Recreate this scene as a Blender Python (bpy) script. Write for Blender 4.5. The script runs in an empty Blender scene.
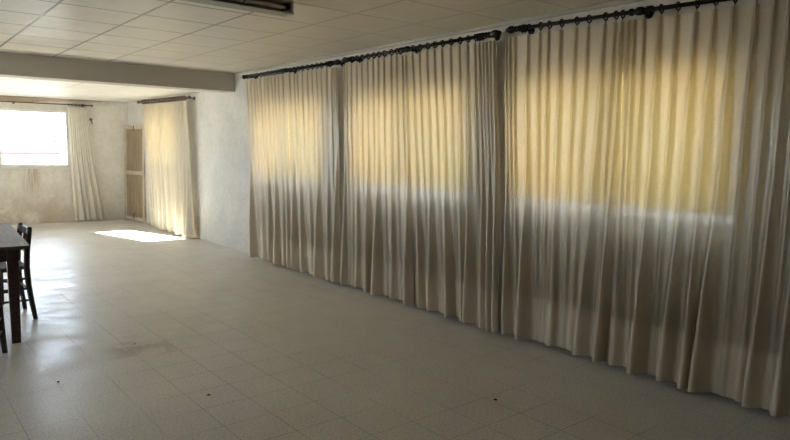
import bpy, bmesh, math, random
from mathutils import Vector, Matrix, noise

random.seed(11)
S = bpy.context.scene
COL = S.collection
PI = math.pi

# ------------------------------------------------------------------ helpers
def link(o):
    COL.objects.link(o); return o

def tag(o, label=None, cat=None, group=None, kind=None):
    if label: o['label'] = label
    if cat: o['category'] = cat
    if group: o['group'] = group
    if kind: o['kind'] = kind
    return o

def empty(name, loc, rz=0.0):
    o = link(bpy.data.objects.new(name, None))
    o.empty_display_size = .1
    o.location = loc; o.rotation_euler = (0, 0, rz)
    return o

class MB:
    """collects shapes into one bmesh, then links them as one mesh object"""
    def __init__(s): s.bm = bmesh.new()
    def box(s, a, b, bevel=0.0, rot=None, seg=2):
        a = Vector(a); b = Vector(b); c = (a+b)/2; d = b-a
        m = Matrix.Translation(c)
        if rot: m = m @ rot
        m = m @ Matrix.Diagonal((abs(d.x), abs(d.y), abs(d.z), 1))
        r = bmesh.ops.create_cube(s.bm, size=1, matrix=m)
        if bevel:
            es = list({e for v in r['verts'] for e in v.link_edges})
            bmesh.ops.bevel(s.bm, geom=es, offset=bevel, segments=seg, affect='EDGES', profile=.7)
        return s
    def bar(s, p, q, w, h, bevel=0.0, w2=None, h2=None, up=(0, 0, 1)):
        """tapered bar of section w x h from p to q"""
        p = Vector(p); q = Vector(q); t = (q-p).normalized()
        up = Vector(up)
        if abs(t.dot(up)) > .95: up = Vector((0, 1, 0))
        x = t.cross(up).normalized(); y = x.cross(t).normalized()
        w2 = w2 or w; h2 = h2 or h
        vs = []
        for c, ww, hh in ((p, w, h), (q, w2, h2)):
            for sx, sy in ((-1, -1), (1, -1), (1, 1), (-1, 1)):
                vs.append(s.bm.verts.new(c + x*sx*ww/2 + y*sy*hh/2))
        fs = [(0, 3, 2, 1), (4, 5, 6, 7)] + [(i, (i+1) % 4, 4+(i+1) % 4, 4+i) for i in range(4)]
        for f in fs: s.bm.faces.new([vs[i] for i in f])
        if bevel:
            es = list({e for v in vs for e in v.link_edges})
            bmesh.ops.bevel(s.bm, geom=es, offset=bevel, segments=2, affect='EDGES', profile=.7)
        return s
    def tube(s, pts, r, n=12, cap=True):
        """round tube through pts; r a number or a list"""
        pts = [Vector(p) for p in pts]
        rs = r if isinstance(r, (list, tuple)) else [r]*len(pts)
        rings = []
        x = None
        for i, p in enumerate(pts):
            t = (pts[min(i+1, len(pts)-1)] - pts[max(i-1, 0)]).normalized()
            if x is None:
                u = Vector((0, 0, 1)) if abs(t.z) < .9 else Vector((1, 0, 0))
                x = t.cross(u).normalized()
            x = (x - t*x.dot(t)).normalized(); y = t.cross(x)
            rings.append([s.bm.verts.new(p + (x*math.cos(2*PI*k/n) + y*math.sin(2*PI*k/n))*rs[i]) for k in range(n)])
        for a, b in zip(rings, rings[1:]):
            for k in range(n):
                f = s.bm.faces.new((a[k], a[(k+1) % n], b[(k+1) % n], b[k])); f.smooth = True
        if cap:
            s.bm.faces.new(rings[0][::-1]); s.bm.faces.new(rings[-1])
        return s
    def torus(s, c, axis, R, r, n=20, m=8):
        c = Vector(c); axis = Vector(axis).normalized()
        u = axis.orthogonal().normalized(); v = axis.cross(u)
        g = []
        for i in range(n):
            a = 2*PI*i/n; d = u*math.cos(a) + v*math.sin(a)
            g.append([s.bm.verts.new(c + d*(R + r*math.cos(2*PI*j/m)) + axis*r*math.sin(2*PI*j/m)) for j in range(m)])
        for i in range(n):
            for j in range(m):
                f = s.bm.faces.new((g[i][j], g[(i+1) % n][j], g[(i+1) % n][(j+1) % m], g[i][(j+1) % m])); f.smooth = True
        return s
    def mesh(s, name, mat):
        bmesh.ops.recalc_face_normals(s.bm, faces=s.bm.faces)
        me = bpy.data.meshes.new(name); s.bm.to_mesh(me); s.bm.free()
        me.materials.append(mat); return me
    def build(s, name, mat, parent=None):
        o = link(bpy.data.objects.new(name, s.mesh(name, mat)))
        if parent: o.parent = parent
        return o

def struct(o, label=None, cat=None):
    return tag(o, label, cat, kind='structure')

# ------------------------------------------------------------------ materials
class NT:
    def __init__(s, name):
        s.m = bpy.data.materials.new(name); s.m.use_nodes = True
        s.t = s.m.node_tree; s.n = s.t.nodes; s.n.clear()
        s.out = s.n.new('ShaderNodeOutputMaterial')
    def node(s, kind, **kw):
        nd = s.n.new(kind)
        for k, v in kw.items():
            if k.startswith('i_'):
                key = k[2:]
                key = int(key) if key.isdigit() else key.replace('_', ' ')
                s.set(nd.inputs[key], v)
            else: setattr(nd, k, v)
        return nd
    def set(s, inp, v):
        if isinstance(v, bpy.types.NodeSocket): s.t.links.new(v, inp)
        elif isinstance(v, (tuple, list)) and len(v) == 3 and inp.type == 'RGBA': inp.default_value = (*v, 1)
        else: inp.default_value = v
    def math(s, op, a, b=0.0, clamp=False):
        nd = s.node('ShaderNodeMath', operation=op, use_clamp=clamp)
        s.set(nd.inputs[0], a); s.set(nd.inputs[1], b); return nd.outputs[0]
    def mix(s, f, a, b, mode='MIX'):
        nd = s.node('ShaderNodeMix', data_type='RGBA', blend_type=mode)
        s.set(nd.inputs[0], f); s.set(nd.inputs[6], a); s.set(nd.inputs[7], b); return nd.outputs[2]
    def noise(s, scale, detail=3, rough=.5, vec=None, dist=0):
        nd = s.node('ShaderNodeTexNoise')
        nd.inputs['Scale'].default_value = scale; nd.inputs['Detail'].default_value = detail
        nd.inputs['Roughness'].default_value = rough; nd.inputs['Distortion'].default_value = dist
        s.set(nd.inputs['Vector'], vec if vec is not None else s.co()); return nd.outputs['Fac']
    def co(s):
        if not hasattr(s, '_co'): s._co = s.node('ShaderNodeTexCoord').outputs['Object']
        return s._co
    def xyz(s):
        if not hasattr(s, '_xyz'):
            nd = s.node('ShaderNodeSeparateXYZ'); s.set(nd.inputs[0], s.co()); s._xyz = nd.outputs
        return s._xyz
    def scaled(s, v):
        nd = s.node('ShaderNodeMapping'); s.set(nd.inputs['Vector'], s.co()); nd.inputs['Scale'].default_value = v
        return nd.outputs[0]
    def step(s, v, a, b):
        nd = s.node('ShaderNodeMapRange', interpolation_type='SMOOTHSTEP')
        s.set(nd.inputs[0], v); nd.inputs[1].default_value = a; nd.inputs[2].default_value = b
        return nd.outputs[0]
    def bump(s, h, strength=.2, dist=.01):
        nd = s.node('ShaderNodeBump'); s.set(nd.inputs['Height'], h)
        nd.inputs['Strength'].default_value = strength; nd.inputs['Distance'].default_value = dist
        return nd.outputs[0]
    def pbr(s, col, rough=.6, normal=None, **kw):
        b = s.node('ShaderNodeBsdfPrincipled')
        s.set(b.inputs['Base Color'], col); s.set(b.inputs['Roughness'], rough)
        if normal is not None: s.set(b.inputs['Normal'], normal)
        for k, v in kw.items(): s.set(b.inputs[k.replace('_', ' ')], v)
        s.t.links.new(b.outputs[0], s.out.inputs[0]); return s.m
    def surface(s, sh):
        s.t.links.new(sh, s.out.inputs[0]); return s.m
    def line(s, v, pitch, phase, w):
        """1 on a line of half width w repeated every pitch"""
        a = s.math('ADD', v, -phase + pitch/2)
        a = s.math('FLOORED_MODULO', a, pitch)
        a = s.math('ABSOLUTE', s.math('SUBTRACT', a, pitch/2))
        return s.math('SUBTRACT', 1, s.step(a, w*.5, w*1.5))

def plain(name, col, rough=.6, var=.12, scale=6, **kw):
    t = NT(name)
    n = t.noise(scale, 4)
    c = t.mix(n, tuple(max(0, x*(1-var)) for x in col), tuple(min(1, x*(1+var)) for x in col))
    return t.pbr(c, rough, **kw)

def floor_mat():
    t = NT('terrazzo_floor')
    X, Y, Z = t.xyz()
    big = t.noise(.9, 5, .6); mid = t.noise(7, 5, .62); fine = t.noise(75, 2, .6); wear = t.noise(2.6, 6, .7, dist=.6)
    c = t.mix(t.step(big, .3, .7), (.55, .53, .50), (.61, .59, .56))
    c = t.mix(t.math('MULTIPLY', t.step(mid, .40, .66), .22), c, (.62, .595, .56))
    c = t.mix(t.math('MULTIPLY', t.step(fine, .52, .64), .50), c, (.26, .24, .215))
    c = t.mix(t.math('MULTIPLY', t.math('SUBTRACT', 1, t.step(fine, .34, .47)), .32), c, (.68, .66, .63))
    # a dark scuffed patch in the middle of the floor
    dx = t.math('SUBTRACT', X, 1.45); dy = t.math('SUBTRACT', Y, 4.75)
    r = t.math('SQRT', t.math('ADD', t.math('MULTIPLY', dx, dx), t.math('MULTIPLY', t.math('MULTIPLY', dy, dy), .6)))
    sp = t.math('MULTIPLY', t.math('SUBTRACT', 1, t.step(r, .05, .35)), t.step(wear, .46, .62))
    c = t.mix(t.math('MULTIPLY', sp, .55), c, (.17, .155, .13))
    gx = t.line(X, .285, .82, .0025); gy = t.line(Y, .285, 3.44, .0025)
    g = t.math('MAXIMUM', gx, gy)
    vis = t.step(t.noise(.8, 3), .36, .62)
    g = t.math('MULTIPLY', g, t.math('ADD', t.math('MULTIPLY', vis, .55), .08))
    c = t.mix(g, c, (.10, .09, .075))
    rough = t.math('ADD', .285, t.math('MULTIPLY', t.step(wear, .35, .65), .18))
    h = t.math('ADD', t.math('MULTIPLY', mid, .6), t.math('MULTIPLY', wear, .6))
    return t.pbr(c, rough, t.bump(h, .10, .02), Specular_IOR_Level=.36)

def plaster(name, a, b, stain=False):
    t = NT(name)
    X, Y, Z = t.xyz()
    n1 = t.noise(2.2, 6, .65); n2 = t.noise(14, 5, .6); n3 = t.noise(60, 3, .6)
    c = t.mix(t.step(n1, .3, .7), a, b)
    c = t.mix(t.math('MULTIPLY', t.step(n2, .42, .68), .40), c, tuple(x*.80 for x in a))
    if stain:
        big = t.noise(1.7, 6, .7, dist=.4)
        low = t.math('SUBTRACT', 1, t.step(Z, .15, .85))
        lx = t.math('SUBTRACT', 1, t.step(X, 2.6, 3.3))
        m = t.math('MULTIPLY', t.math('MULTIPLY', low, lx), t.step(big, .34, .56))
        c = t.mix(t.math('MULTIPLY', m, .55), c, (.30, .20, .12))
        # run marks below the sill
        st = t.noise(1, 4, .6, vec=t.scaled((22, 22, 1.6)))
        dx = t.math('ABSOLUTE', t.math('SUBTRACT', X, 2.28))
        band = t.math('SUBTRACT', 1, t.step(dx, .03, .22))
        zz = t.math('MULTIPLY', t.step(Z, .45, .8), t.math('SUBTRACT', 1, t.step(Z, 1.03, 1.07)))
        m2 = t.math('MULTIPLY', t.math('MULTIPLY', band, zz), t.step(st, .40, .60))
        c = t.mix(t.math('MULTIPLY', m2, .75), c, (.33, .22, .13))
        wide = t.math('MULTIPLY', t.math('MULTIPLY', t.step(Z, .6, 1.0), t.math('SUBTRACT', 1, t.step(Z, 1.04, 1.08))), t.step(t.noise(1, 4, .6, vec=t.scaled((9, 9, 1.0))), .48, .7))
        c = t.mix(t.math('MULTIPLY', wide, .3), c, (.40, .31, .21))
    h = t.math('ADD', n2, t.math('MULTIPLY', n3, .5))
    return t.pbr(c, .85, t.bump(h, .35, .012), Specular_IOR_Level=.25)

def ceiling_mat(name, col, lines=True, dark=(.13, .115, .095), rough=.38):
    t = NT(name)
    X, Y, Z = t.xyz()
    n = t.noise(3.5, 5, .6); big = t.noise(1.2, 4, .6, dist=.5)
    c = t.mix(t.step(n, .3, .7), tuple(x*.93 for x in col), col)
    c = t.mix(t.math('MULTIPLY', t.step(big, .5, .75), .22), c, tuple(x*.74 for x in col))
    gx = t.line(X, .61, 1.13, .012); gy = t.line(Y, .61, 4.18, .0125)
    fx = t.math('SUBTRACT', 1, t.math('MULTIPLY', t.step(X, 1.6, 3.5), .72))
    g = t.math('MAXIMUM', t.math('MULTIPLY', gx, .95), gy)
    g = t.math('MULTIPLY', g, fx)
    if not lines: g = t.math('MULTIPLY', g, .45)
    c = t.mix(g, c, dark)
    wave = t.math('ADD', t.noise(2.6, 3, .5, dist=.6), t.math('MULTIPLY', t.noise(11, 3, .5, vec=t.scaled((1, .35, 1))), .30))
    wave = t.math('SUBTRACT', wave, t.math('MULTIPLY', t.math('MAXIMUM', gx, gy), .3))
    return t.pbr(c, rough, t.bump(wave, .16, .03), Specular_IOR_Level=.16)

def fabric(name, col, trans_col, trans, gloss=.06, open_=.10):
    t = NT(name)
    weave = t.noise(70, 2, .6); slub = t.noise(1, 3, .6, vec=t.scaled((40, 40, 7)))
    c = t.mix(t.step(slub, .35, .65), tuple(x*.95 for x in col), col)
    tc = t.mix(t.step(t.math('ADD', t.math('MULTIPLY', weave, .7), t.math('MULTIPLY', slub, .3)), .38, .62), tuple(x*.90 for x in trans_col), trans_col)
    nrm = t.bump(slub, .05, .002)
    d = t.node('ShaderNodeBsdfDiffuse', i_Color=c, i_Normal=nrm)
    tr = t.node('ShaderNodeBsdfTranslucent', i_Color=tc)
    gl = t.node('ShaderNodeBsdfGlossy', i_Color=(.92, .84, .70), i_Roughness=.34, i_Normal=nrm)
    tp = t.node('ShaderNodeBsdfTransparent', i_Color=(.97, .94, .88))        # the open weave
    tm = t.node('ShaderNodeMixShader', i_0=open_, i_1=tr.outputs[0], i_2=tp.outputs[0])
    m1 = t.node('ShaderNodeMixShader', i_0=trans, i_1=d.outputs[0], i_2=tm.outputs[0])
    m2 = t.node('ShaderNodeMixShader', i_0=gloss, i_1=m1.outputs[0], i_2=gl.outputs[0])
    return t.surface(m2.outputs[0])

def blind_mat(name='yellow_crinkled_blind', col=(.92, .775, .47), trans=.97):
    t = NT(name)
    cr = t.noise(30, 4, .65, dist=1.2); big = t.noise(2.2, 3)
    c = t.mix(t.step(cr, .35, .65), tuple(x*.74 for x in col), col)
    c = t.mix(t.math('MULTIPLY', t.step(big, .35, .65), .6), c, (.91, .685, .38))
    d = t.node('ShaderNodeBsdfDiffuse', i_Color=c)
    tr = t.node('ShaderNodeBsdfTranslucent', i_Color=c)
    m = t.node('ShaderNodeMixShader', i_0=trans, i_1=d.outputs[0], i_2=tr.outputs[0])
    return t.surface(m.outputs[0])

def glass_mat():
    t = NT('clear_window_glass')
    tr = t.node('ShaderNodeBsdfTransparent', i_Color=(.95, .98, .97))
    gl = t.node('ShaderNodeBsdfGlossy', i_Roughness=.02)
    fr = t.node('ShaderNodeFresnel', i_IOR=1.45)
    m = t.node('ShaderNodeMixShader', i_0=t.math('MULTIPLY', fr.outputs[0], .8), i_1=tr.outputs[0], i_2=gl.outputs[0])
    return t.surface(m.outputs[0])

def frosted_mat():
    t = NT('frosted_window_glass')
    n = t.noise(60, 3, .6)
    tl = t.node('ShaderNodeBsdfTranslucent', i_Color=(.41, .45, .49), i_Normal=t.bump(n, .3, .004))
    tr = t.node('ShaderNodeBsdfTransparent', i_Color=(.76, .80, .82))
    m = t.node('ShaderNodeMixShader', i_0=.98, i_1=tr.outputs[0], i_2=tl.outputs[0])
    return t.surface(m.outputs[0])

def wood(name, a, b, rough=.45, axis=(2, 2, 26), spec=.5):
    t = NT(name)
    g = t.noise(1.2, 5, .6, vec=t.scaled(axis), dist=.8); f = t.noise(40, 3, .6)
    c = t.mix(t.step(g, .3, .7), a, b)
    c = t.mix(t.math('MULTIPLY', t.step(f, .5, .8), .25), c, tuple(x*.55 for x in a))
    return t.pbr(c, t.math('ADD', rough-.08, t.math('MULTIPLY', f, .2)), t.bump(g, .12, .004), Specular_IOR_Level=spec)

M = dict(
    floor=floor_mat(),
    wall_right=plaster('grey_plaster', (.49, .48, .455), (.57, .56, .535)),
    wall_back=plaster('stained_cream_plaster', (.60, .575, .525), (.68, .655, .605), stain=True),
    wall=plaster('pale_plaster', (.50, .48, .43), (.60, .58, .53)),
    ceiling=ceiling_mat('panel_ceiling', (.68, .645, .585)),
    ceiling_far=ceiling_mat('pale_panel_ceiling', (.74, .715, .67), lines=False, rough=.5),
    beam=plain('painted_beam', (.40, .37, .325), .7, .06, 3),
    paint=plain('white_paint', (.78, .77, .73), .45, .05),
    mold=plain('cornice_paint', (.33, .315, .285), .6, .06),
    brown=wood('exposed_brown_batten', (.23, .165, .125), (.35, .27, .21), .7, (3, 30, 30), .2),
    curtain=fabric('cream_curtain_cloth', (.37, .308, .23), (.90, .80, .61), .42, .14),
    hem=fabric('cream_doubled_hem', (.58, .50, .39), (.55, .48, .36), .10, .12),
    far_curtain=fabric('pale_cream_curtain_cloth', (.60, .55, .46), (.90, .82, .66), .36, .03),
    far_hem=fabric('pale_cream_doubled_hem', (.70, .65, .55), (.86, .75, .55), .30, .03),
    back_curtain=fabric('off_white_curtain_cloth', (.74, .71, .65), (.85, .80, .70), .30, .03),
    blind=blind_mat(),
    glass=glass_mat(),
    frosted=frosted_mat(),
    iron=plain('blackened_rod', (.012, .010, .009), .6, .3, 20, Specular_IOR_Level=.12),
    redbrown=plain('dark_red_brown_rod', (.040, .020, .015), .4, .3, 20),
    tabletop=wood('worn_dark_tabletop', (.10, .075, .055), (.17, .135, .105), .55, (26, 2, 26), .25),
    darkwood=wood('dark_brown_wood', (.020, .012, .009), (.045, .026, .018), .36),
    redwood=wood('red_brown_wood', (.035, .014, .010), (.075, .030, .020), .36),
    rush=wood('woven_dark_seat', (.05, .035, .02), (.11, .08, .05), .6, (60, 8, 8)),
    oldwood=wood('weathered_pale_wood', (.34, .28, .205), (.48, .42, .335), .75, (12, 12, 2), .2),
    screen=wood('faded_brown_boards', (.17, .13, .085), (.27, .21, .145), .8, (30, 30, 2), .15),
    lampbody=plain('greenish_grey_enamel', (.55, .54, .46), .45, .08, 8),
    lamprim=plain('grey_green_rim', (.30, .30, .24), .5, .06, 8),
    lampin=plain('grey_reflector', (.33, .32, .27), .35, .05, 8),
    tube=plain('unlit_white_tube', (.80, .79, .74), .25, .03, 8),
    black=plain('black_plastic', (.015, .015, .014), .45, .2, 30),
    stone=plain('pale_window_sill', (.62, .61, .58), .6, .08, 12),
    ext=plain('white_render_outside', (.82, .82, .80), .8, .04, 1.5),
    eave=plain('pink_painted_eave', (.045, .022, .03), .7, .08, 3),
    teal=plain('teal_shopfront', (.025, .055, .07), .3, .2, 1.5),
    blue=plain('blue_panel', (.02, .035, .11), .4, .15, 2),
    ground=plain('asphalt_and_dust', (.42, .40, .37), .9, .15, .5),
    dirt=plain('dark_dirt_chip', (.03, .026, .022), .8, .3, 60),
    hook=plain('dark_hook_metal', (.05, .045, .04), .4, .2, 30),
    tassel=plain('pale_cord', (.62, .60, .56), .8, .1, 60),
)

# ------------------------------------------------------------------ room shell
XR, YB, YN, XL = 4.07, 13.7, -2.2, -3.2      # right wall, back wall, wall behind the camera, left wall
ZC, ZF, BY0, BY1, BZ = 2.545, 2.365, 8.70, 9.02, 2.29
WT = .25

def wall_with_holes(name, mat, along, face, out, s0, s1, z1, holes):
    """wall slab along axis 'x' or 'y' with rectangular openings (s0,s1,z0,z1)"""
    ss = sorted({s0, s1, *[h[0] for h in holes], *[h[1] for h in holes]})
    zs = sorted({0.0, z1, *[h[2] for h in holes], *[h[3] for h in holes]})
    b = bmesh.new(); keep = set()
    for i in range(len(ss)-1):
        for j in range(len(zs)-1):
            cs, cz = (ss[i]+ss[i+1])/2, (zs[j]+zs[j+1])/2
            if not any(h[0] < cs < h[1] and h[2] < cz < h[3] for h in holes): keep.add((i, j))
    def P(s, z, d):
        return Vector((face+d, s, z)) if along == 'y' else Vector((s, face+d, z))
    def quad(*p):
        b.faces.new([b.verts.new(q) for q in p])
    for (i, j) in keep:
        a0, a1, c0, c1 = ss[i], ss[i+1], zs[j], zs[j+1]
        for d in (0, out): quad(P(a0, c0, d), P(a1, c0, d), P(a1, c1, d), P(a0, c1, d))
        if (i-1, j) not in keep: quad(P(a0, c0, 0), P(a0, c0, out), P(a0, c1, out), P(a0, c1, 0))
        if (i+1, j) not in keep: quad(P(a1, c0, 0), P(a1, c0, out), P(a1, c1, out), P(a1, c1, 0))
        if (i, j-1) not in keep: quad(P(a0, c0, 0), P(a0, c0, out), P(a1, c0, out), P(a1, c0, 0))
        if (i, j+1) not in keep: quad(P(a0, c1, 0), P(a0, c1, out), P(a1, c1, out), P(a1, c1, 0))
    bmesh.ops.remove_doubles(b, verts=b.verts, dist=1e-5)
    bmesh.ops.recalc_face_normals(b, faces=b.faces)
    me = bpy.data.meshes.new(name); b.to_mesh(me); b.free(); me.materials.append(mat)
    return struct(link(bpy.data.objects.new(name, me)))

# openings: right wall (Y0, Y1, z0, z1)
WZ0, WZ1 = 1.0, 2.10
RW = [(1.69, 3.51, WZ0, WZ1), (3.88, 5.74, WZ0, WZ1), (6.18, 8.00, WZ0, WZ1), (10.74, 12.25, 1.08, 2.13)]
BW = [(1.775, 2.955, 1.055, 2.14), (-2.2, -.4, 1.055, 2.14)]  # second opening is out of view, added to let in more sun for bounce
LW = [(5.2, 7.0, .9, 2.0), (8.6, 10.6, .9, 2.15)]  # unseen left-wall windows, added and sized for the light they give the room
struct(MB().box((XL-WT, YN-WT, -.12), (XR+WT, YB+WT, 0)).build('floor', M['floor']))
wall_with_holes('wall_right', M['wall_right'], 'y', XR, WT, YN-WT, YB+WT, 2.70, RW)
wall_with_holes('wall_back', M['wall_back'], 'x', YB, WT, XL, XR, 2.70, BW)
wall_with_holes('wall_left', M['wall'], 'y', XL, -WT, YN-WT, YB+WT, 2.70, LW)
wall_with_holes('wall_front', M['wall'], 'x', YN, -WT, XL, XR, 2.70, [])
struct(MB().box((XL, YN, ZC), (XR, BY0, ZC+.1)).build('ceiling', M['ceiling']))
struct(MB().box((XL, BY1, ZF), (XR, YB-.10, ZF+.1)).build('ceiling', M['ceiling_far']))
struct(MB().box((XL-WT, YN-WT, 2.70), (XR+WT, YB+WT, 2.85)).build('ceiling', M['wall']))       # the roof slab above the panels
struct(MB().box((XL, BY0, BZ), (XR, BY1, 2.70)).build('trim_1', M['beam']))                     # ceiling beam
# thin cornice along the right wall
struct(MB().box((XR-.022, YN, ZC-.028), (XR, BY0, ZC), .006).build('trim_2', M['mold']))
# exposed brown batten where the far ceiling panels stop short of the back wall
b = MB()
bm = b.bm
xs = [XL + i*(3.55-XL)/70 for i in range(71)]
prev = None
for x in xs:
    w = .044 + .014*noise.noise(Vector((x*2.1, 3, 0))) + .006*noise.noise(Vector((x*9, 1, 0)))
    if x > 2.3: w *= max(.14, 1-(x-2.3)/1.2)
    zt = ZF - .002 + .002
    row = [bm.verts.new(p) for p in ((x, YB-.10, zt), (x, YB, zt+.05), (x, YB, zt-w*2.1), (x, YB-.035, zt-w*2.0), (x, YB-.10, zt-w*.5))]
    if prev:
        for k in range(5): bm.faces.new((prev[k], prev[(k+1) % 5], row[(k+1) % 5], row[k]))
    else: bm.faces.new(row)
    prev = row
bm.faces.new(prev[::-1])
struct(b.build('trim_3', M['brown']))

# ------------------------------------------------------------------ windows
def window(n, along, face, sgn, hole, blind=None, frame_depth=.11, mull=True):
    s0, s1, z0, z1 = hole
    def P(s, d, z): return (face+sgn*d, s, z) if along == 'y' else (s, face+sgn*d, z)
    c = P((s0+s1)/2, .12, z0)
    w = empty(f'window_{n}', c); struct(w)
    off = Vector(c)
    def bx(m, a, b, bev=.004): m.box(Vector(P(*a))-off, Vector(P(*b))-off, bev)
    f = MB(); d0, d1, t = frame_depth, frame_depth+.05, .045
    bx(f, (s0, d0, z0+.02), (s0+t, d1, z1)); bx(f, (s1-t, d0, z0+.02), (s1, d1, z1))
    bx(f, (s0+t, d0, z0+.02), (s1-t, d1, z0+.02+t)); bx(f, (s0+t, d0, z1-t), (s1-t, d1, z1))
    if mull: bx(f, ((s0+s1)/2-.03, d0, z0+.02+t), ((s0+s1)/2+.03, d1, z1-t))
    f.build('window_frame', M['paint'], w)
    g = MB(); bx(g, (s0+t, d0+.02, z0+.02+t), (s1-t, d0+.0201 if blind else d0+.026, z1-t), 0); g.build('window_pane', M['frosted'] if blind else M['glass'], w)
    s = MB(); bx(s, (s0-.03, -.03, z0-.015), (s1+.03, WT+.03, z0+.02)) if blind is None else bx(s, (s0, .0, z0), (s1, WT+.03, z0+.02))
    s.build('window_sill', M['stone'], w)
    if blind:
        k = MB(); bx(k, (s0+blind[0], -.016, z0+blind[2]), (s1-blind[1], -.012, z1+.02), 0)
        bl = k.build('roller_blind', M['blind'], w)
        r = MB(); r.tube([Vector(P(s0+.01, -.014, z1+.03))-off, Vector(P(s1-.01, -.014, z1+.03))-off], .012); r.build('blind_roller', M['paint'], bl)
    return w

for i, (h, bl) in enumerate(zip(RW, ((.03, .01, .13), (.01, .01, .14), (.03, .01, .11), (.01, .01, .02)))):
    window(i+1, 'y', XR, 1, h, bl, frame_depth=.012)
window(5, 'x', YB, 1, BW[0], None, frame_depth=.02, mull=False)
window(6, 'x', YB, 1, BW[1], None)
for i, h in enumerate(LW): window(7+i, 'y', XL, -1, h, None)

# ------------------------------------------------------------------ curtains
def ramp(x, a, b):
    t = min(1, max(0, (x-a)/(b-a))); return t*t*(3-2*t)

def match(tops, bots):
    """give every fold a top position, a bottom position and whether it runs to the hem"""
    used = {}
    n, m = len(tops), len(bots)
    last = -1
    for j in range(m):
        lo, hi = last+1, n-(m-j)
        u = (bots[j]-bots[0])/(bots[-1]-bots[0]+1e-9)
        best = min(range(lo, hi+1), key=lambda i: abs((tops[i]-tops[0])/(tops[-1]-tops[0]+1e-9)-u))
        used[best] = bots[j]; last = best
    out = []
    keys = sorted(used)
    for i in range(n):
        if i in used: out.append((tops[i], used[i], True))
        else:
            a = max([k for k in keys if k < i], default=None); c = min([k for k in keys if k > i], default=None)
            if a is None: y = used[c]+(tops[i]-tops[c])*.8
            elif c is None: y = used[a]+(tops[i]-tops[a])*.8
            else: y = used[a]+(used[c]-used[a])*(tops[i]-tops[a])/(tops[c]-tops[a])
            out.append((tops[i], y, False))
    return out

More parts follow.
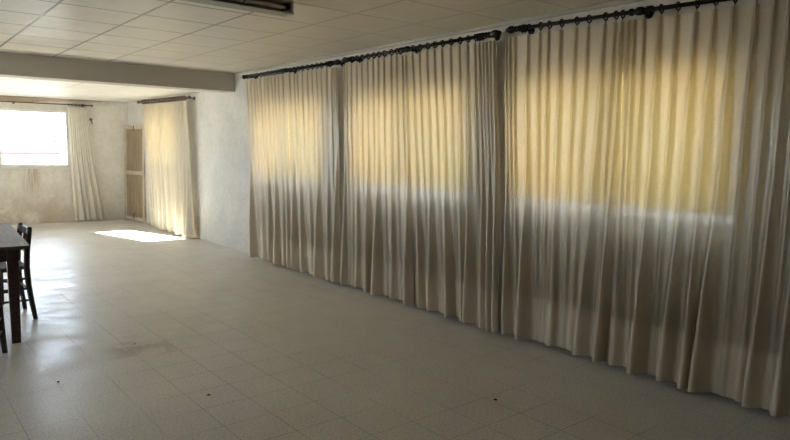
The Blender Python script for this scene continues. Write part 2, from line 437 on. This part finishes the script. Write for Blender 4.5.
def curtain(name, label, group, pos, origin, e_top, e_bot, tops, bots, ztop, zbot, mats, seed, depth=.098, hem=.34, flare=1.0, rod=None, wobble=1.0):
    """pos(s, d, z) -> world point; s along the rod, d out from the wall"""
    rnd = random.Random(seed)
    folds = [(a, b, f, rnd.uniform(.5, 1.3), rnd.uniform(.8, 1.2), rnd.uniform(-.35, .35)) for a, b, f in match(tops, bots)]
    org = Vector(origin)
    root = tag(empty(name, org), label, 'curtain', group)
    W = abs(e_top[1]-e_top[0]); ns = max(60, int(W/.0062)); nz = 64
    zt = ztop if callable(ztop) else (lambda s: ztop)
    def point(u, z01):
        k = z01                                        # 0 top .. 1 hem
        s = (e_top[0]+(e_top[1]-e_top[0])*u)*(1-k) + (e_bot[0]+(e_bot[1]-e_bot[0])*u)*k
        zz = zt(s)*(1-k) + zbot*k
        low = ramp(k, .30, 1.02); mid = ramp(k, 0, .3)
        d = 0.0; sh = 0.0
        for a, b, f, ra, rs, sk in folds:
            w = k**1.15
            c = a+(b-a)*w + .010*noise.noise(Vector((a*7.3, k*3.0, seed)))*mid
            at = .022*(1-mid) + .019*mid
            if f:
                A = at*(1-low) + depth*ra*low; sg = (.0085*(1-mid)+.022*mid)*(1-low) + .040*rs*low
            else:
                A = at*(1-low) + depth*.16*ra*low; sg = (.0085*(1-mid)+.015*mid)*(1-low) + .022*rs*low
            t = abs(s-c)/sg
            if t > 4: continue
            v = A*math.exp(-t**(1.7+1.1*low))
            if v > d: d = v; 
            sh += sk*v*low
        wob = noise.noise(Vector((s*2.7, k*2.2, seed+5)))*.012*mid + noise.noise(Vector((s*9, k*5, seed+9)))*.0035*mid
        wob *= wobble
        if k < .03:                                    # the heading sags a little between hooks
            zz -= .010*(1-min(1, d/.02))*(1-k/.03)
        zz += .008*noise.noise(Vector((s*5, 1, seed)))*ramp(k, .85, 1)
        return s+sh*flare*min(1, 7*u, 7*(1-u)), d+wob+.012, zz
    bm = bmesh.new()
    grid = []
    kh = 1-hem/(zt(e_top[0])-zbot)
    ks = [i/nz for i in range(nz+1)]
    ks = sorted(set(ks+[kh]))
    for k in ks:
        row = []
        for i in range(ns+1):
            s, d, z = point(i/ns, k)
            row.append(bm.verts.new(pos(s, d, z)-org))
        grid.append(row)
    for r0, r1 in zip(grid, grid[1:]):
        for i in range(ns):
            f = bm.faces.new((r0[i], r0[i+1], r1[i+1], r1[i])); f.smooth = True
    bm.normal_update()
    me = bpy.data.meshes.new('fabric'); bm.to_mesh(me)
    # the doubled hem: the lowest band again, a hair in front, with a turned lower edge
    hb = bmesh.new()
    front = (pos(0, 1, 0)-pos(0, 0, 0)).normalized()
    iz = [i for i, k in enumerate(ks) if k >= kh-1e-6]
    hv = []
    for i in iz:
        row = []
        for v in grid[i]:
            n = v.normal if v.normal.dot(front) > 0 else -v.normal
            row.append(hb.verts.new(v.co + n*.0022))
        hv.append(row)
    for r0, r1 in zip(hv, hv[1:]):
        for i in range(len(r0)-1):
            f = hb.faces.new((r0[i], r0[i+1], r1[i+1], r1[i])); f.smooth = True
    hm = bpy.data.meshes.new('hem'); hb.to_mesh(hm); hb.free(); bm.free()
    for m_, mt, nm in ((me, mats[0], 'fabric'), (hm, mats[1], 'hem')):
        m_.materials.append(mt)
        o = link(bpy.data.objects.new(nm, m_)); o.parent = root
    # rings on the rod, one over each pleat
    if rod:
        R, r, span, prot, obst = rod
        lo, hi = span
        rs_ = []
        for a, *_ in folds:
            for oc, oh in obst:
                if abs(a-oc) < oh: a = oc + (oh if a >= oc else -oh) if abs(min(e_top)-oc) > .09 and abs(max(e_top)-oc) > .09 else oc + (oh if (e_top[0]+e_top[1])/2 > oc else -oh)
            rs_.append(min(hi-.055, max(lo+.055, a)))
        mid_s = (e_top[0]+e_top[1])/2
        up_ = sorted([a for a in rs_ if a >= mid_s]); dn_ = sorted([a for a in rs_ if a < mid_s])
        for i in range(len(up_)-2, -1, -1): up_[i] = min(up_[i], up_[i+1]-.015)
        for i in range(1, len(dn_)): dn_[i] = max(dn_[i], dn_[i-1]+.015)
        for a in dn_+up_:
            p = R(a)
            o = link(bpy.data.objects.new('curtain_ring', prot)); o.parent = root
            o.location = Vector(p)-org + Vector((0, 0, -.0035)); o.rotation_euler = (rnd.uniform(-.05, .05), 0, rnd.uniform(-.08, .08))
    return root

def ring_mesh(axis, mat, R=.024, r=.0045):
    b = MB(); b.torus((0, 0, 0), axis, R, r, 18, 8)
    b.tube([(0, 0, -R), (0, 0, -R-.016)], .0032, 6)     # eye the hook hangs in
    return b.mesh('curtain_ring', mat)

RX = 3.925                                              # rod distance
rods = {1: ((8.05, 2.438), (5.94, 2.424)), 2: ((5.66, 2.432), (3.68, 2.436)), 3: ((3.38, 2.444), (1.15, 2.392))}
def rod_z(n):
    (a, za), (b, zb) = rods[n]
    return lambda s: za+(zb-za)*(s-a)/(b-a)

def rod_thing(name, label, group, p, q, mat, wall_pt, r=.0135, finial=(.12, .12), brackets=(.5,), collar=True):
    p = Vector(p); q = Vector(q); org = p.copy(); t = (q-p).normalized()
    root = tag(empty(name, org), label, 'curtain rod', group)
    MB().tube([p-org, q-org], r, 14).build('pole', mat, root)
    for s, e, L in ((-1, p, finial[0]), (1, q, finial[1])):
        if not L: continue
        prof = [(0, r*1.0), (.04, r*1.7), (.10, r*1.7), (.14, r*1.1), (.22, r*1.2), (.40, r*2.1), (.62, r*2.15), (.80, r*1.5), (.86, r*1.0), (.92, r*1.2), (1, r*.3)]
        MB().tube([e-org+t*s*L*a for a, _ in prof], [rr for _, rr in prof], 16).build('finial', mat, root)
    for k in brackets:
        c = p.lerp(q, k); w = Vector(wall_pt(c))
        b = MB()
        b.tube([w-org, c-org], .009, 10); d = (c-w).normalized()
        b.tube([w-org, w-org+d*.012], .028, 14)
        b.torus(c-org, t, r+.005, .006, 16, 8)
        b.build('bracket', mat, root)
        if collar and k == brackets[0]:
            cc = c-org
            pr = [(-.06, r*1.05), (-.052, r*1.7), (-.035, r*1.75), (-.03, r*1.2), (-.01, r*1.3), (.004, r*2.0), (.030, r*2.0), (.045, r*1.6), (.055, r*1.05)]
            MB().tube([cc+t*a for a, _ in pr], [x for _, x in pr], 14).build('collar', mat, root)
    return root

RMID = {1: .5, 2: .475, 3: .455}
def obstacles(n):
    a, c = rods[n][0][0], rods[n][1][0]
    return [(a+(c-a)*RMID[n], .072), (a+(c-a)*.012, .020), (a+(c-a)*.988, .020)]

g_rod = 'dark curtain rods along the right wall'
wp = lambda c: (XR, c.y, c.z)
rl = {1: 'black curtain rod over the right-wall window nearest the ceiling beam',
      2: 'black curtain rod over the middle of the three large right-wall windows',
      3: 'black curtain rod over the right-wall window nearest the camera'}
for n, mid in ((1, .5), (2, .475), (3, .455)):
    (a, za), (c, zc) = rods[n]
    rod_thing('curtain_rod', rl[n], g_rod, (RX, a, za), (RX, c, zc), M['iron'], wp, finial=(.10 if n == 1 else .11, .14), brackets=(mid, .012, .988))

ring_y = ring_mesh((0, 1, 0), M['iron'], .0245, .0048)
posR = lambda s, d, z: Vector((3.985 - .05*max(0, min(1, (z-.3)/2.1)) - d, s, z))
cg = 'cream pleated curtains along the right wall'
CM = (M['curtain'], M['hem'])
def spread(a, b, n, j=.18, seed=0):
    r = random.Random(seed); st = (b-a)/n
    return [a+st*(i+.5+r.uniform(-j, j)) for i in range(n)]
specs = [
 ('p1a', 'cream pleated curtain panel at the far end of the large windows, beside bare plaster', 1, (8.06, 6.97), (7.93, 6.86),
  spread(8.05, 7.0, 11, .1, 1), [7.86, 7.58, 7.40, 7.22, 7.05, 6.93]),
 ('p1b', 'narrow-lit cream curtain panel right of the first large window seam', 1, (6.968, 5.87), (6.858, 5.81),
  spread(6.94, 6.02, 9, .1, 2)+[5.97, 5.92, 5.885], [6.74, 6.59, 6.41, 6.21, 6.04, 5.87]),
 ('p2a', 'cream curtain panel on the left half of the middle large window', 2, (5.74, 4.69), (5.75, 4.57),
  [5.725, 5.68]+spread(5.64, 4.80, 9, .1, 3)+[4.76, 4.71], [5.71, 5.51, 5.29, 5.12, 4.88, 4.62]),
 ('p2b', 'cream curtain panel on the right half of the middle large window', 2, (4.688, 3.59), (4.568, 3.44),
  spread(4.66, 3.86, 8, .1, 4)+[3.82, 3.77, 3.73, 3.69, 3.65, 3.61], [4.45, 4.28, 4.06, 3.90, 3.79, 3.61, 3.54, 3.47]),
 ('p3a', 'cream curtain panel on the left half of the window nearest the camera', 3, (3.50, 2.455), (3.43, 2.44),
  [3.48, 3.44, 3.39, 3.26, 3.15, 3.07, 2.96, 2.83, 2.73, 2.60, 2.52, 2.47], [3.38, 3.21, 2.97, 2.69, 2.53]),
 ('p3b', 'wide cream curtain panel nearest the camera, at right edge of view', 3, (2.453, 1.28), (2.438, 1.24),
  [2.42, 2.38, 2.31, 2.20, 2.09, 1.97, 1.86, 1.75, 1.63, 1.53, 1.45, 1.37, 1.30], [2.42, 2.24, 2.04, 1.92, 1.81, 1.50, 1.36]),
]
specs[1] = (specs[1][0], 'cream curtain panel just right of the seam in the far large window') + specs[1][2:]
for i, (nm, lab, rn, et, eb, tops, bots) in enumerate(specs):
    rz = rod_z(rn)
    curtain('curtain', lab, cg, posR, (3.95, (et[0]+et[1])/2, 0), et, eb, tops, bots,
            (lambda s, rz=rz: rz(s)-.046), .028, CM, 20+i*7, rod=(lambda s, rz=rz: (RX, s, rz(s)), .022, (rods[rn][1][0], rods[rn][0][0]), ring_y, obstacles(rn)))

# far window on the right wall
fz = lambda s: 2.312 + (2.272-2.312)*(12.5-s)/2.4
ring_f = ring_mesh((0, 1, 0), M['redbrown'], .030, .008)
rod_thing('curtain_rod', 'dark red-brown curtain rod over the far right-wall window beyond the beam', g_rod, (RX, 12.52, fz(12.52)), (RX, 10.10, fz(10.10)), M['redbrown'], wp, finial=(.06, .09), brackets=(.04, .96), collar=False)
FM = (M['far_curtain'], M['far_hem'])
fg = 'pale curtains of the far right window'
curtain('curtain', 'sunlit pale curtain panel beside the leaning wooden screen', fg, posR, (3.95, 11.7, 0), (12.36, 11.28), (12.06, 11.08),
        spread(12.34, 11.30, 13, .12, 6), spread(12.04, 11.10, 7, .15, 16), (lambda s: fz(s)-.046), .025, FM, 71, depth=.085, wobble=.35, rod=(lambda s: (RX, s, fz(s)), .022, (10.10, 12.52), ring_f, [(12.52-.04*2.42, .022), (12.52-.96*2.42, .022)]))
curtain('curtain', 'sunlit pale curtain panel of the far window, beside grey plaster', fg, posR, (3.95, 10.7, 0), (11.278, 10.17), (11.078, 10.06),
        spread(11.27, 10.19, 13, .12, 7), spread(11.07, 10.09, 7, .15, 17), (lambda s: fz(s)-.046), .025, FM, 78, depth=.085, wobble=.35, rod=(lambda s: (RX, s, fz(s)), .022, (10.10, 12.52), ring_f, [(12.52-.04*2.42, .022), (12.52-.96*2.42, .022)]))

# curtain drawn aside at the back window
bz = 2.255
rod_thing('curtain_rod', 'thin dark curtain rod above the bright back window', None, (.9, YB-.09, bz), (3.34, YB-.09, bz+.006), M['redbrown'], lambda c: (c.x, YB, c.z), r=.010, finial=(.05, .05), brackets=(.47, .95), collar=False)
ring_b = ring_mesh((1, 0, 0), M['redbrown'], .02, .005)
posB = lambda s, d, z: Vector((s, YB-.055-d, z))
curtain('curtain', 'off-white curtain drawn aside, hanging right of the bright back window', None, posB, (3.2, YB-.08, 0), (2.93, 3.27), (2.98, 3.53),
        spread(2.94, 3.26, 9, .1, 8), [3.01, 3.12, 3.22, 3.34, 3.47], bz-.042, .03, (M['back_curtain'], M['back_curtain']), 91, depth=.10, flare=.4,
        rod=(lambda s: (s, YB-.09, bz+.005), .02, (.9, 3.34), ring_b, [(3.218, .018)]))

# tie-back hook with its cord on the back wall
h = tag(empty('tieback_hook', (3.36, YB, 1.97)), 'small dark tie-back hook on back wall beside the drawn curtain', 'hook')
MB().tube([(0, 0, .03), (0, -.02, .035), (0, -.05, .02), (.004, -.06, -.03), (.012, -.05, -.06), (.014, -.035, -.05)], .011, 10).build('hook_arm', M['hook'], h)
MB().tube([(0, 0, .03), (0, -.008, .03)], .028, 14).build('rosette', M['hook'], h)
MB().tube([(.0, -.055, -.05), (.03, -.05, -.14), (.05, -.045, -.20), (.03, -.045, -.27), (.01, -.05, -.20), (.0, -.055, -.06)], .008, 8).build('cord_loop', M['tassel'], h)

# ------------------------------------------------------------------ wooden screen leaning in the corner
def leaning_screen():
    W, H, T = .86, 1.90, .07
    root = tag(empty('wooden_screen', (3.905, 13.56, 0)), 'weathered wooden panel screen with middle rail leaning in the far corner', 'screen')
    lean = math.atan2(.115, H)
    root.rotation_euler = (0, .022, .135)
    # local: width along -Y, height along Z, thickness along X
    for y in (0, -(W-.07)):
        MB().box((0, y-.07, 0), (T, y, H), .005).build('stile', M['oldwood'], root)
    for z, hgt in ((.02, .07), (.93, .075), (H-.075, .07)):
        MB().box((.002, -(W-.07), z), (T-.002, -.07, z+hgt), .005).build('rail', M['oldwood'], root)
    for z0, z1 in ((.09, .93), (1.005, H-.075)):
        b = MB()
        n = 5; w = (W-.14)/n
        for i in range(n): b.box((.014, -.07-w*(i+1)+.002, z0), (.030, -.07-w*i-.002, z1), .002)
        b.build('board_panel', M['screen'], root)
    MB().box((.004, -(W-.07), 1.44), (.014, -.07, 1.475), .003).build('batten', M['screen'], root)
    MB().box((.004, -(W-.07), .71), (.014, -.07, .745), .003).build('batten', M['screen'], root)
    MB().tube([(-.004, -W/2, H-.11), (-.012, -W/2, H-.10), (-.004, -W/2, H-.02)], .007, 8).build('catch', M['hook'], root)
    MB().tube([(-.004, -W/2, .05), (-.012, -W/2, .10), (-.004, -W/2, .17)], .007, 8).build('catch', M['hook'], root)
leaning_screen()

# ------------------------------------------------------------------ table and chairs
def table():
    rz = -.058
    root = tag(empty('dining_table', (.865, 5.36, 0), rz), 'dark wooden table with a worn top at the left edge', 'table')
    # local origin at the near right corner of the top; x to the left is negative, y away from the camera
    W, L, H = .88, 1.66, .752
    MB().box((-W, 0, H-.026), (0, L, H), .006).build('tabletop', M['tabletop'], root)
    for x in (-W+.11, -.11):
        for y in (.12, L-.12):
            MB().bar((x, y, 0), (x, y, H-.026),   .060, .060, .004, .078, .078, up=(0, 1, 0)).build('leg', M['redwood'], root)
    for x in (-W+.11, -.11):
        MB().box((x-.011, .15, H-.126), (x+.011, L-.15, H-.026), .003).build('apron', M['redwood'], root)
    for y in (.12, L-.12):
        MB().box((-W+.14, y-.011, H-.126), (-.14, y+.011, H-.026), .003).build('apron', M['redwood'], root)
table()

def chair_proto(loc, rz, label):
    """local: the sitter faces -x; the back stands at x = 0"""
    root = tag(empty('dining_chair', loc, rz), label, 'chair', 'dark wooden chairs at the table')
    for s in (-1, 1):
        y = s*.203
        # rear leg and back post in one curved piece
        MB().tube([(.040, y*1.10, 0), (.020, y*1.06, .14), (.002, y*1.02, .30), (-.006, y, .45), (.002, y, .60), (.018, y*.99, .70), (.028, y*.98, .785), (.030, y*.98, .80)],
                  [.018, .021, .024, .025, .024, .0225, .021, .014], 12).build('leg', M['darkwood'], root)
        MB().tube([(-.40, y*1.14, 0), (-.385, y*1.08, .25), (-.375, y*1.04, .445)], [.015, .019, .021], 12).build('leg', M['darkwood'], root)
        for z in (.17, .27, .36):
            MB().tube([(.02-.08*z, y*1.04, z), (-.385, y*1.08, z+.008)], .0095, 8).build('stretcher', M['darkwood'], root)
    for z in (.22, .34):
        MB().tube([(-.39, -.205, z), (-.39, .205, z)], .0095, 8).build('stretcher', M['darkwood'], root)
    MB().tube([(.010, -.20, .25), (.010, .20, .25)], .0095, 8).build('stretcher', M['darkwood'], root)
    # seat: a thin dished pad wider at the front, inside a rail frame
    b = MB(); bm = b.bm; n = 12; top = []; bot = []
    for i in range(n+1):
        a = []; c = []
        u = i/n; x = -.405 + u*.42
        hw = .225 - .03*u
        for j in range(n+1):
            v = j/n*2-1
            dish = .012*(1-v*v)*(1-(2*u-1)**2)
            e = .010 if (i in (0, n) or j in (0, n)) else 0
            a.append(bm.verts.new((x, v*hw, .462-dish-e))); c.append(bm.verts.new((x, v*hw, .436)))
        top.append(a); bot.append(c)
    for i in range(n):
        for j in range(n):
            f = bm.faces.new((top[i][j], top[i+1][j], top[i+1][j+1], top[i][j+1])); f.smooth = True
            bm.faces.new((bot[i][j], bot[i][j+1], bot[i+1][j+1], bot[i+1][j]))
    for k in range(n):
        bm.faces.new((top[0][k], top[0][k+1], bot[0][k+1], bot[0][k])); bm.faces.new((top[n][k+1], top[n][k], bot[n][k], bot[n][k+1]))
        bm.faces.new((top[k+1][0], top[k][0], bot[k][0], bot[k+1][0])); bm.faces.new((top[k][n], top[k+1][n], bot[k+1][n], bot[k][n]))
    b.build('seat', M['rush'], root)
    # two back rails, gently bowed, and three spindles between them
    for z, hh, x in ((.745, .062, .022), (.58, .042, .002)):
        b = MB()
        pts = [(x+.022*(1-(2*i/8-1)**2), -.185+.37*i/8, z) for i in range(9)]
        for p, q in zip(pts, pts[1:]): b.bar(p, q, .016, hh, 0)
        b.build('back_rail', M['darkwood'], root)
    for y in (-.075, 0, .075):
        MB().tube([(.024+.018, y, .745), (.018, y, .62)], .008, 8).build('spindle', M['darkwood'], root)
    return root

def copy_tree(o):
    c = o.copy(); COL.objects.link(c)
    for ch in o.children:
        d = ch.copy(); COL.objects.link(d); d.parent = c
    return c
c1 = chair_proto((.963, 6.365, 0), .015, 'dark wooden spindle-back chair drawn up to the right side of table')
c2 = copy_tree(c1)
c2.location = (.43, 5.275, 0); c2.rotation_euler = (0, 0, math.radians(75))
c2['label'] = 'dark wooden chair by the near table end, only one leg in view'

# ------------------------------------------------------------------ ceiling lamp
def lamp():
    X0, X1, Y0, Y1, Z0 = 1.18, 2.388, 4.14, 4.262, 2.450
    root = tag(empty('ceiling_lamp', ((X0+X1)/2, (Y0+Y1)/2, ZC)), 'unlit grey fluorescent tube fitting on the ceiling', 'lamp')
    o = Vector(root.location)
    L = lambda *p: Vector(p)-o
    b = MB()
    b.box(L(X0, Y1-.034, Z0+.03), L(X1, Y1, ZC), .003); b.box(L(X0, Y0+.01, ZC-.014), L(X1, Y1-.034, ZC), .002)
    b.build('housing', M['lampbody'], root)
    MB().bar(L(X0, Y1-.070, Z0+.004), L(X1, Y1-.070, Z0+.004), .14, .007, .002).build('rim', M['lamprim'], root)
    MB().box(L(X0+.01, Y1-.038, Z0+.026), L(X1-.01, Y1-.035, ZC-.016), 0).build('reflector', M['lampin'], root)
    for x in (X0, X1): MB().box(L(x-.010, Y0+.006, Z0-.004), L(x+.008, Y1+.003, ZC), .003).build('end_cap', M['lampbody'], root)
    y, z = Y0+.03, Z0+.045
    MB().tube([L(X0+.05, y, z), L(X1-.05, y, z)], .013, 14).build('lamp_tube', M['tube'], root)
    for x in (X0+.032, X1-.032): MB().box(L(x-.012, y-.014, z-.016), L(x+.012, Y1-.034, z+.026), .004).build('lamp_holder', M['black'], root)
    for x in (X0+.37, X1-.37): MB().torus(L(x, y, z), (1, 0, 0), .0155, .004, 16, 6).build('spring_clip', M['black'], root)
lamp()

# ------------------------------------------------------------------ chips of dirt on the floor
chips = [((1.46, 4.92), .009, 'dark dirt chip farthest out, beside the scuffed floor patch'), ((1.50, 3.62), .012, 'dark dirt chip alone in the middle of near floor'),
         ((2.85, 2.52), .013, 'dark dirt chip nearest the big curtains'), ((.83, 4.40), .009, 'dark dirt chip closest to the table legs')]
for (x, y), r, lab in chips:
    b = MB(); bmesh.ops.create_icosphere(b.bm, subdivisions=2, radius=r)
    for v in b.bm.verts:
        v.co *= 1+.35*noise.noise(v.co*70+Vector((x, y, 0)))
        v.co.z = max(-.002, v.co.z*.35)
    o = b.build('dirt_chip', M['dirt']); o.location = (x, y, .002)
    tag(o, lab, 'dirt', 'dirt chips on the floor')

# ------------------------------------------------------------------ outside
struct(MB().box((-90, -60, -3.3), (90, 140, -3.0)).build('ground', M['ground']))
def building(loc, w, d, ztop, label, band, bandmat):
    root = tag(empty('building', loc), label, 'building', 'white buildings outside the back window')
    MB().box((-w, 0, 0), (0, d, ztop-.2), .02).build('wall', M['ext'], root)
    MB().box((-w-.3, -.45, ztop-.2), (.35, d+.3, ztop), .02).build('roof', M['ext'], root)
    MB().box((-w-.34, -.50, ztop-.14), (.39, -.45, ztop-.05), .01).build('eave_board', M['eave'], root)
    for x0, x1, z0, z1 in band:
        f = MB().box((x0-.06, -.05, z0-.06), (x1+.06, 0, z1+.06), .01).build('window', M['ext'], root)
        MB().box((x0, -.06, z0), (x1, -.045, z1), 0).build('pane', bandmat, f)
building((4.6, 25, -3), 9, 8, 4.28, 'white low building with pink eave and teal glazing outside back window', [(-8.4, -1.0, 2.2, 3.92), (-.8, -.12, 2.2, 3.92)], M['teal'])
building((13.5, 34, -3), 6.6, 8, 4.72, 'second white building farther back, taller, with a blue panel', [(-6.5, -6.1, 2.4, 3.70)], M['blue'])
# unseen slab added above the back window, skewed to cut off part of the sun
b = MB(); bm = b.bm
low = [(.1, YB+.26, 2.62), (2.15, YB+.26, 2.62), (1.48, YB+3.1, 2.62), (.1, YB+3.1, 2.62)]
v0 = [bm.verts.new(p) for p in low]; v1 = [bm.verts.new((p[0], p[1], p[2]+.15)) for p in low]
bm.faces.new(v0[::-1]); bm.faces.new(v1)
for i in range(4): bm.faces.new((v0[i], v0[(i+1) % 4], v1[(i+1) % 4], v1[i]))
struct(b.build('sun_block_slab', M['ext']))

# ------------------------------------------------------------------ light
w = bpy.data.worlds.new('sky'); S.world = w; w.use_nodes = True
bg = w.node_tree.nodes['Background']
bg.inputs[0].default_value = (.72, .81, 1.0, 1); bg.inputs[1].default_value = 5.0
sun = bpy.data.lights.new('sun', 'SUN'); sun.energy = 75; sun.angle = math.radians(.6); sun.color = (1, .93, .80)
so = link(bpy.data.objects.new('sun', sun))
d = Vector((.286, -1, -.577)).normalized()
so.rotation_euler = d.to_track_quat('-Z', 'Y').to_euler(); so.location = (0, 30, 20)

def portal(along, face, sgn, hole):
    s0, s1, z0, z1 = hole
    l = bpy.data.lights.new('window_light', 'AREA'); l.shape = 'RECTANGLE'; l.size = s1-s0; l.size_y = z1-z0
    l.cycles.is_portal = True
    o = link(bpy.data.objects.new('window_light', l))
    c = (face+sgn*(WT+.01), (s0+s1)/2, (z0+z1)/2) if along == 'y' else ((s0+s1)/2, face+sgn*(WT+.01), (z0+z1)/2)
    o.location = c
    n = Vector((-sgn, 0, 0)) if along == 'y' else Vector((0, -sgn, 0))
    o.rotation_euler = n.to_track_quat('-Z', 'Z').to_euler()
for h in BW: portal('x', YB, 1, h)
for h in LW: portal('y', XL, -1, h)

# ------------------------------------------------------------------ camera
f, yaw, pitch, roll = 641.63, .68121, .109156, .0155588
cy, sy, cp, sp = math.cos(yaw), math.sin(yaw), math.cos(pitch), math.sin(pitch)
fwd = Vector((sy*cp, cy*cp, -sp)); right = Vector((cy, -sy, 0)); up = right.cross(fwd)
r2 = right*math.cos(roll)+up*math.sin(roll); u2 = up*math.cos(roll)-right*math.sin(roll)
cam = bpy.data.cameras.new('camera'); cam.sensor_width = 36; cam.lens = f*36/790; cam.clip_start = .05; cam.clip_end = 300
co = link(bpy.data.objects.new('camera', cam))
co.matrix_world = Matrix(((r2.x, u2.x, -fwd.x, 0), (r2.y, u2.y, -fwd.y, 0), (r2.z, u2.z, -fwd.z, 1.5), (0, 0, 0, 1)))
S.camera = co

S.cycles.use_denoising = True; S.cycles.use_guiding = True
S.cycles.max_bounces = 14; S.cycles.diffuse_bounces = 8; S.cycles.transmission_bounces = 8; S.cycles.transparent_max_bounces = 10
S.cycles.sample_clamp_indirect = 2.5; S.cycles.caustics_reflective = False; S.cycles.caustics_refractive = False
v = S.view_settings
v.view_transform = 'Standard'; v.look = 'None'; v.gamma = 1; v.use_curve_mapping = False
v.exposure = 1.86
